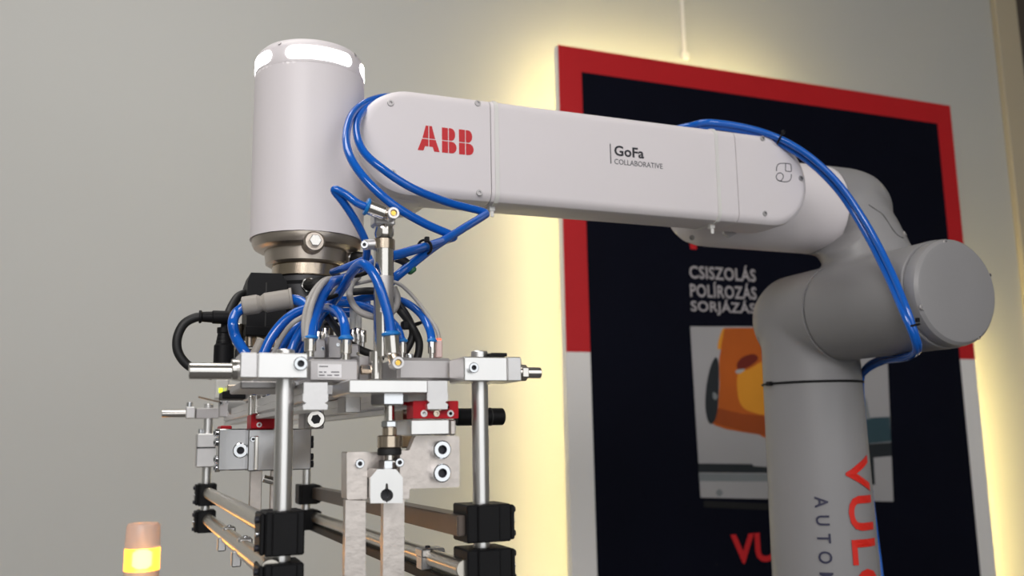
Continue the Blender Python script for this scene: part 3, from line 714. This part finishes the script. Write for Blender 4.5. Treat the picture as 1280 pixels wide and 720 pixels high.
pbox(338, 588, 342.5, 642, .01, .008, .0006).build('gripper_finger', M['plate'], grip)
MB().cyl(P(329, 598, .01), P(344, 602, .01), .0042, seg=14).build('finger_bolt', M['steel'], grip)
# rear cross rod and blocks on the rear post
yb = .31
zb = P(225, 517, yb).z
long_tube((P(202, 517, yb).x, yb, zb), (P(243, 517, yb).x, yb, zb), .0052, M['steel'], 'cross_rod')
o = pbox(232.5, 508.5, 244, 523, yb - .012, .024, .0008).build('rod_clamp', M['alu_matt'], grip); screw_at(P(237, 508.5, yb), .0042, .006, o, (0, 0, 1))
o = pbox(245, 510, 274, 523, yb - .008, .022, .0008).build('rod_clamp', M['anod'], grip)
MB().cyl(P(259.5, 510, yb), P(259.5, 504.5, yb), .0036, hexa=True).build('bolt_head', M['steel'], o)
o = pbox(274, 498, 292, 521, yb - .02, .02, .001).build('sensor_bracket', M['anod'], grip); screw(276, 504, yb - .02, .003, .002, o); screw(283, 503, yb - .02, .002, .001, o)
MB().tube([P(248, 496, yb - .03), P(268, 501, yb - .03), P(275, 502, yb - .025)], .0012, 8).build('split_pin', M['steel_warm'], o)
MB().cyl(P(292, 509, .24), P(313, 509, .22), .012, seg=24, bev=.001).build('rear_cylinder', M['alu_matt'], grip)
o = pbox(245.5, 542, 279, 584, yb - .016, .034, .0012).build('post_clamp', M['alu_matt'], grip)
screw_at(P(251, 542, yb), .0036, .006, o, (0, 0, 1)); pbox(246, 558.5, 279, 560.5, yb - .0163, .002, 0).build('clamp_slit', M['seam'], o)
MB().cyl(P(279, 560, yb - .02), P(285, 561, yb - .05), .010, seg=18, bev=.001).build('clamp_boss', M['alu_matt'], o)
# valve terminal behind with a lit indicator
o = pbox(278, 489, 316, 498.5, .05, .05, .001).build('valve_terminal', M['blackp'], grip)
pbox(284, 481, 312, 489, .06, .04, .001).build('terminal_top', M['steel_warm'], o)
o = pbox(270, 474, 286, 498, .12, .03, .001).build('indicator_housing', M['clear'], grip); pbox(273.5, 485, 279, 491, .1185, .004, .0006).build('indicator_lamp', M['yellow'], o)
# camera box at the wrist
cb = MB(); x0, x1 = P(308.5, 390, -.05).x, P(358, 390, -.05).x; zt, zm = P(335, 341, -.05).z, P(335, 440, -.05).z
cb.prism([(x0, -.05, zm + .016), (x0, -.05, zt - .010), (x0 + .003, -.05, zt - .0005), (x1 - .006, -.05, zt), (x1, -.05, zt - .009), (x1, -.05, zm + .016)], (0, .05, 0))
cam_o = cb.build('camera_box', M['blackp'], grip, ang=15)
pbox(331.5, 353, 333, 418, -.0506, .001, 0).build('case_seam', M['seam'], cam_o)
pbox(307, 408, 358, 420, -.052, .05, .001).build('case_foot', M['blackp'], cam_o)
for px in (312, 322, 333, 345):
    MB().cyl(P(px, 420, -.04), P(px, 434, -.04), .0042, seg=14, bev=.0006).build('knurled_nut', M['steel_warm'], cam_o)
MB().cyl(P(296, 432, -.01), P(296, 446, -.01), .004, seg=14).build('knurled_nut', M['steel_warm'], cam_o)
MB().cyl(P(299, 405, -.02), P(299, 445, -.02), .0045, seg=12, bev=.0006).build('mounting_pin', M['steel_warm'], cam_o)
pbox(294, 436, 345, 450, -.045, .05, .001).build('camera_bracket', M['sensor'], cam_o)
# ------------------------------------------------------------------ air cylinder
za = lambda py, x=480, y=-.30: P(x, py, y).z
ccx = P(479.5, 380, -.30).x; cy_ = -.30
ac = MB().lathe([(0, .0078), (za(300) - za(446), .0078)], (ccx, cy_, za(446)), seg=28).build('air_cylinder', M['steel'], grip)
MB().lathe([(0, .0087), (za(300) - za(312), .0087)], (ccx, cy_, za(312)), seg=28).build('switch_band', M['steel_warm'], ac)
MB().lathe([(0, .0066), (.003, .0078), (za(283) - za(298) , .0078), (za(280) - za(298), .0070)], (ccx, cy_, za(298)), seg=28).build('end_cap', M['steel'], ac)
MB().box(ccx - .0095, ccx + .0075, cy_ - .008, cy_ + .008, za(284), za(268), .0015).build('port_head', M['alu_matt'], ac)
MB().lathe([(0, .0052), (za(440) - za(474), .0052)], (P(470, 460, -.30).x, cy_, za(474)), seg=20).build('guide_rod', M['steel'], ac)
lbm = MB(); rows_ = []
for k in range(9):
    t = math.radians(-122 + k * 12); rows_.append([lbm.bm.verts.new((ccx + R_ * math.cos(t), cy_ + R_ * math.sin(t), z_)) for R_, z_ in ((.00795, za(392)), (.00795, za(346)), (.0077, za(346)), (.0077, za(392)))])
for A_, B_ in zip(rows_, rows_[1:]):
    for k in range(4): lbm.bm.faces.new((A_[k], B_[k], B_[(k + 1) % 4], A_[(k + 1) % 4]))
lbm.build('rating_label', M['anod'], ac)
def elbow_fit(a, b, c, y, r, yb_):
    """push-in elbow: barrel a-b with blue collar at a, round screw end at c"""
    A, B = P(*a, y), P(*b, y); d = (B - A).normalized()
    o = MB().cyl(A, B, r, seg=24, bev=.0008).build('speed_fitting', M['steel'], ac)
    MB().cyl(A - d * .0022, A + d * .0004, r * 1.25, seg=20, bev=.0006).build('collar', M['bluecol'], o)
    MB().cyl(B, P(*c, y - .002), r * .8, seg=18).build('fitting_neck', M['steel_warm'], o)
    cc = P(*c, y - .002)
    MB().lathe([(0, .0048), (.010, .0048), (.0115, .0044), (.0115, .0028), (.009, .0024), (.009, .0002)], cc + Vector((0, .006, 0)), (0, -1, 0), seg=24).build('fitting_ring', M['alu_matt'], o)
    MB().cyl(cc + Vector((0, -.0028, 0)), cc + Vector((0, -.0048, 0)), .0021, seg=6).build('adjusting_screw', M['brass'], o)
elbow_fit((460, 259), (481, 267), (490, 268), -.315, .0056, 0)
elbow_fit((489, 419), (491, 443), (495.5, 454), -.327, .0058, 0)
o = MB().cyl(P(455, 306, -.30), P(472, 305, -.30), .0042, seg=16).build('switch_clip', M['alu_matt'], ac); screw_at(P(456, 307, -.305), .0030, .004, ac, (-.3, -1, 0))
# ------------------------------------------------------------------ hoses and cables on the gripper
def hose(path, r, m, name, sub=8): return MB().tube([P(*p) for p in path], r * (1.22 if m == 'blue' else 1.1), 14, sub).build(name, M[m], grip, ang=60)
BL = 'air_hose'
hose([(462, 260, -.315), (447, 254, -.315), (432, 243, -.312), (420, 237, -.31), (419, 240, -.308), (430, 254, -.305), (445, 277, -.30), (457, 302, -.29), (458, 320, -.28), (452, 336, -.26)], .0026, 'blue', BL)
hose([(489, 420, -.318), (486, 397, -.318), (475, 360, -.315), (464, 338, -.31), (452, 330, -.30), (440, 340, -.28), (430, 358, -.25), (414, 380, -.22), (398, 402, -.2), (388, 430, -.2)], .0032, 'blue', BL)
hose([(502, 428, -.285), (499, 416, -.285), (493, 406, -.28), (480, 395, -.26), (455, 383, -.22), (425, 380, -.2), (402, 392, -.19), (384, 420, -.18), (372, 446, -.18)], .0028, 'blue', BL)
hose([(540, 428, -.285), (537, 412, -.28), (527, 394, -.26), (512, 381, -.24), (494, 374, -.22), (465, 371, -.2), (432, 379, -.18), (408, 386, -.17), (388, 402, -.16), (370, 425, -.16), (358, 446, -.17)], .0028, 'blue', BL)
hose([(388, 424, -.29), (390, 405, -.285), (395, 386, -.27), (404, 366, -.25), (414, 354, -.23), (428, 350, -.2), (442, 345, -.16)], .0042, 'blue', BL)
hose([(432, 425, -.29), (431, 408, -.285), (426, 394, -.27), (416, 386, -.25), (404, 386, -.22), (390, 396, -.2), (372, 420, -.19), (362, 446, -.19)], .0032, 'blue', BL)
hose([(328, 446, -.17), (338, 424, -.17), (352, 405, -.17), (368, 392, -.17), (384, 386, -.17), (402, 378, -.17), (425, 376, -.17), (462, 378, -.17)], .0036, 'blue', BL)
hose([(343, 446, -.17), (354, 428, -.175), (370, 408, -.18), (388, 398, -.18), (410, 390, -.18), (436, 391, -.18), (462, 384, -.18)], .0038, 'blue', BL)
hose([(364, 374, -.11), (376, 377, -.12), (386, 386, -.13), (388, 400, -.14), (380, 420, -.15), (368, 446, -.16)], .0042, 'blue', BL)
hose([(305, 384, -.10), (295, 392, -.10), (291, 405, -.11), (295, 422, -.11), (306, 440, -.12), (314, 452, -.12)], .0040, 'blue', BL)
hose([(462, 322, -.2), (430, 335, -.16), (416, 340, -.12)], .0028, 'blue', BL)
hose([(318, 488, -.1), (330, 482, -.12), (345, 476, -.13), (350, 468, -.13)], .0040, 'blue', BL)
hose([(337, 498, -.1), (343, 488, -.12), (350, 480, -.13)], .0036, 'blue', BL)
hose([(383, 424, -.292), (385, 402, -.288), (390, 380, -.28), (398, 362, -.262), (408, 351, -.24), (420, 349, -.2)], .0022, 'greyhose', 'grey_cable')
hose([(381, 426, -.285), (380, 404, -.283), (384, 382, -.276), (392, 364, -.26), (404, 351, -.238), (414, 348, -.21)], .0020, 'greyhose', 'grey_cable')
hose([(340, 446, -.18), (352, 422, -.19), (366, 404, -.2), (382, 394, -.2), (398, 380, -.2), (420, 360, -.2), (440, 350, -.2)], .0020, 'greyhose', 'grey_cable')
hose([(448, 346, -.22), (440, 354, -.23), (437, 368, -.23), (443, 383, -.235), (456, 393, -.24), (476, 396, -.24), (492, 388, -.24), (497, 374, -.24), (493, 360, -.235)], .0026, 'greyhose', 'grey_cable')
hose([(549, 426, -.281), (546, 412, -.28), (536, 396, -.27), (522, 377, -.26), (508, 362, -.25), (494, 353, -.24), (470, 350, -.23), (440, 356, -.22)], .0015, 'greyhose', 'grey_cable')
hose([(408, 394, -.2), (416, 404, -.22), (426, 418, -.24), (436, 429, -.24), (450, 437, -.24), (466, 443, -.24), (480, 446, -.24)], .0030, 'blackr', 'black_cable')
hose([(440, 365, -.2), (470, 364, -.21), (490, 373, -.22), (504, 388, -.24), (514, 406, -.25), (516, 418, -.25), (511, 432, -.25), (502, 446, -.25)], .0030, 'blackr', 'black_cable')
hose([(492, 380, -.225), (504, 393, -.245), (515, 408, -.255), (523, 424, -.255), (524, 436, -.255), (521, 450, -.255)], .0030, 'blackr', 'black_cable')
hose([(494, 322, -.22), (504, 326, -.22), (509, 330, -.22)], .0036, 'blackr', 'black_cable')
MB().cyl(P(507, 328, -.22), P(517, 341, -.22), .0045, seg=16, bev=.0015).build('green_plug', M['green'], grip)
for px, py, y, r in ((515.5, 407, -.2505, .0068), (416, 403, -.21, .0062), (412, 372, -.245, .0062), (452, 343, -.24, .0055)):
    c0 = P(px, py, y); MB().tube([c0 + Vector((r * math.cos(t), r * .8 * math.sin(t), r * .35 * math.cos(t))) for t in [k * math.pi / 6 for k in range(12)]], .0016, 6, 2, closed=True).build('cable_tie', M['blackp'], grip, ang=70)
q = P(507, 407, -.25); MB().box(q.x - .004, q.x + .003, -.256, -.248, q.z - .0035, q.z + .0035, .0008).build('tie_head', M['blackp'], grip)
# grey union connector
A = P(303, 383, -.10); B = P(366, 373, -.11); d = (B - A)
un = MB().lathe([(0, .0075), (.001, .0092), (d.length * .30, .0092), (d.length * .38, .0072), (d.length * .46, .0095), (d.length * .94, .0095), (d.length * .95, .0105), (d.length, .0105), (d.length, .006)], A, d, seg=28).build('hose_union', M['conn'], grip)
MB().cyl(P(316, 448, -.13), P(328, 424, -.13), .0046, seg=16, bev=.001).build('hose_union', M['conn'], grip)
MB().cyl(P(384, 378, -.2), P(397, 374, -.2), .0055, seg=16, bev=.001).build('hose_union', M['conn'], grip)
# black cables and plugs on the left
hose([(310, 366, -.02), (298, 371, -.03), (289, 385, -.04), (283, 402, -.05), (281, 418, -.05)], .0042, 'blackr', 'black_cable')
pl = MB().lathe([(0, .0098), (.022, .0096), (.024, .0080), (.034, .0064), (.035, .0072), (.040, .0072)], (P(279, 462, -.05).x, -.05, P(279, 460, -.05).z), seg=24).build('cable_plug', M['blackp'], grip)
for k in range(4):
    z = P(279, 432 - k * 4.5, -.05).z; MB().lathe([(0, .0082 - k * .0006), (.0012, .0082 - k * .0006)], (P(279.5, 440, -.05).x, -.05, z), seg=20).build('plug_rib', M['blackr'], pl)
A = P(290, 397, -.06); B = P(253, 396, -.06)
pl = MB().lathe([(0, .0066), (.018, .0066), (.019, .0056), (.028, .0050), (.029, .0064), (.031, .0064)], A, B - A, seg=20).build('cable_plug', M['blackp'], grip)
hose([(256, 396, -.06), (244, 397, -.06), (230, 405, -.06), (222, 421, -.06), (222, 438, -.06), (231, 453, -.06), (246, 463, -.06), (266, 470, -.06)], .0040, 'blackr', 'black_cable')
# ------------------------------------------------------------------ air hoses that run along the arm
HX = .0042
h1 = MB().tube([P(*p) for p in ((452, 338, -.2), (478, 324, -.25), (505, 316, -.24), (540, 306, -.2), (560, 299, -.17), (567, 296, -.165), (560, 292, -.168), (530, 279, -.175), (490, 255, -.18), (455, 222, -.17), (436, 192, -.15), (433, 166, -.12), (441, 142, -.085), (460, 127, -.05), (490, 121, -.01), (540, 128, .018), (620, 138, .024), (740, 154, .024), (820, 164, .02), (858, 158, -.012), (890, 153, -.045), (950, 164, -.07), (1000, 187, -.095), (1045, 226, -.115), (1082, 278, -.135), (1112, 335, -.158), (1133, 385, -.180), (1144, 418, -.184), (1148, 436, -.17), (1138, 444, -.12), (1110, 446, -.03), (1086, 456, .03), (1077, 474, .06), (1079, 520, .075), (1086, 600, .08), (1094, 680, .082), (1098, 730, .08), (1112, 900, .06))], HX, 14, 8).build('air_hose', M['blue'])
tag(h1, 'blue air hose on the outer side of the loop round the forearm end', 'hose', 'air hoses along the robot arm')
h2 = MB().tube([P(*p) for p in ((478, 366, -.2), (492, 349, -.22), (515, 330, -.22), (545, 307, -.19), (580, 285, -.155), (603, 271, -.125), (607, 267, -.118), (598, 263, -.118), (560, 253, -.13), (515, 235, -.14), (478, 211, -.138), (455, 190, -.125), (446, 168, -.108), (448, 149, -.085), (462, 133, -.055), (490, 125, -.005), (540, 136, .024), (620, 146, .03), (740, 162, .03), (820, 172, .026), (858, 165, -.006), (892, 158.5, -.040), (950, 170, -.064), (1000, 194, -.088), (1045, 235, -.108), (1080, 288, -.128), (1108, 343, -.152), (1130, 393, -.178), (1142, 422, -.182), (1144, 440, -.165), (1130, 448, -.11), (1104, 452, -.02), (1082, 464, .035), (1074, 480, .075), (1076, 520, .095), (1086, 600, .098), (1096, 680, .095), (1102, 730, .09), (1118, 900, .07))], HX, 14, 8).build('air_hose', M['blue'])
tag(h2, 'blue air hose on the inner side of the loop, folded below the red logo', 'hose', 'air hoses along the robot arm')
def ring(pts, r, seg=6): return MB().tube(pts, r, seg, 3, closed=True)
def ring_x(x, gap, m, label, head):
    pts = []
    pr = dprof()
    for y, r in pr: pts.append((x, y + (-gap if y < AF + .003 else 0), AZ + r + gap * (y > AF + .003)))
    for y, r in reversed(pr): pts.append((x, y + (-gap if y < AF + .003 else 0), AZ - r - gap * (y > AF + .003)))
    b = MB(); rows = []
    for k, (xx, y, z) in enumerate(pts):
        rows.append([b.bm.verts.new(v) for v in ((xx - .0024, y, z), (xx + .0024, y, z))])
    c = Vector((x, AF + .04, AZ)); n = len(rows)
    outer = [[b.bm.verts.new(v.co + Vector((0, (v.co.y - c.y), (v.co.z - c.z))).normalized() * .0012) for v in r] for r in rows]
    for i in range(n):
        A, B, C, D = rows[i], rows[(i + 1) % n], outer[i], outer[(i + 1) % n]
        b.bm.faces.new((C[0], C[1], D[1], D[0])); b.bm.faces.new((A[0], A[1], B[1], B[0])); b.bm.faces.new((A[0], C[0], D[0], B[0])); b.bm.faces.new((A[1], C[1], D[1], B[1]))
    o = b.build('cable_tie', M[m]); tag(o, label, 'cable tie', 'clear cable ties on the forearm')
    MB().box(x - .0035, x + .0035, AF + .016, AF + .023, AZ - AR - .0065, AZ - AR + .0005, .0008).box(x - .002, x + .002, AF + .017, AF + .019, AZ - AR - .013, AZ - AR - .005, .0004).build('tie_head', M[m], o)
ring_x(P(621, 190, AF).x, .0004, 'clear', 'clear nylon cable tie round the forearm beside the red logo', 0)
ring_x(P(897, 215, AF).x, .0004, 'clear', 'clear nylon cable tie round the forearm near the line emblem', 0)
pts = []
for k in range(28):
    t = 2 * math.pi * k / 28; R = .0705; z = P(1018, 476, .02).z
    pts.append((EX + R * math.cos(t), .085 + R * math.sin(t), z))
o = ring(pts, .0016).build('cable_tie', M['blackp'], ang=70); tag(o, 'black cable tie round the grey lower arm column', 'cable tie')
q = P(961, 475, .09); MB().box(q.x - .003, q.x + .005, q.y - .004, q.y + .004, z - .003, z + .003, .0008).build('tie_head', M['blackp'], o)
def small_tie(px, py, y, d, rr, label):
    c = P(px, py, y); d = Vector(d).normalized(); u = d.orthogonal().normalized(); v = d.cross(u)
    o = ring([c + u * rr * math.cos(t) + v * rr * math.sin(t) for t in [k * math.pi / 8 for k in range(16)]], .0012).build('cable_tie', M['blackp'], ang=70)
    hd = c + Vector((0, -rr, rr * .8)); MB().box(hd.x - .002, hd.x + .002, hd.y - .002, hd.y + .002, hd.z - .002, hd.z + .003, .0005).build('tie_head', M['blackp'], o)
    tag(o, label, 'cable tie'); return o
small_tie(975, 173, -.082, P(1000, 187, -.095) - P(950, 164, -.07), .0070, 'black cable tie holding the two blue hoses above the line emblem')
small_tie(1142, 407, -.184, P(1144, 418, -.184) - P(1133, 385, -.18), .0066, 'black cable tie holding the blue hoses beside the round elbow cover')
small_tie(531, 309, -.21, P(560, 299, -.17) - P(505, 316, -.24), .0066, 'black cable tie where two blue hoses cross below the forearm')
# ------------------------------------------------------------------ amber beacon in front of the wall
by = .45; bc = P(178, 690, by); s_ = (bc - CAM).dot(FWD) / FPX
rbn = 20.5 * s_; zt = P(178, 655, by).z; z1 = P(178, 685, by).z; z2 = P(178, 712, by).z
be = thing('signal_beacon', 'glowing amber signal beacon with clear pink top in front of the wall', 'beacon', (bc.x, by, 0))
MB().lathe([(0, rbn), (.004, rbn * 1.02), (zt - z1 - .004, rbn * .97), (zt - z1, rbn * .88)], (bc.x, by, z1 + .001), seg=36).build('clear_lens', M['pink'], be)
MB().lathe([(0, rbn * 1.03), (z1 - z2, rbn * 1.03)], (bc.x, by, z2), seg=36).build('lit_lens', M['amber_lit'], be)
MB().lathe([(0, rbn * .2), (.004, rbn * .38), (z1 - z2 - .008, rbn * .38), (z1 - z2 - .004, rbn * .2)], (bc.x, by, z2 + .002), seg=20).build('beacon_lamp', M['amber_core'], be)
MB().lathe([(0, rbn), (.04, rbn * 1.02)], (bc.x, by, z2 - .041), seg=36).build('clear_lens', M['pink'], be)
MB().lathe([(0, rbn * 1.1), (.05, rbn * 1.1)], (bc.x, by, z2 - .092), seg=36).build('beacon_base', M['blackp'], be)
MB().cyl((bc.x, by, .012), (bc.x, by, z2 - .092), .014, seg=20).build('stand_pole', M['steel'], be)
MB().cyl((bc.x, by, 0), (bc.x, by, .012), .14, seg=36, bev=.002).build('stand_foot', M['blackp'], be)
li = bpy.data.lights.new('beacon_light', 'POINT'); li.energy = .09; li.color = (1, .42, .06); li.shadow_soft_size = .03
lo = bpy.data.objects.new('beacon_light', li); COL.objects.link(lo); lo.location = (bc.x, by - rbn - .02, (z1 + z2) / 2)
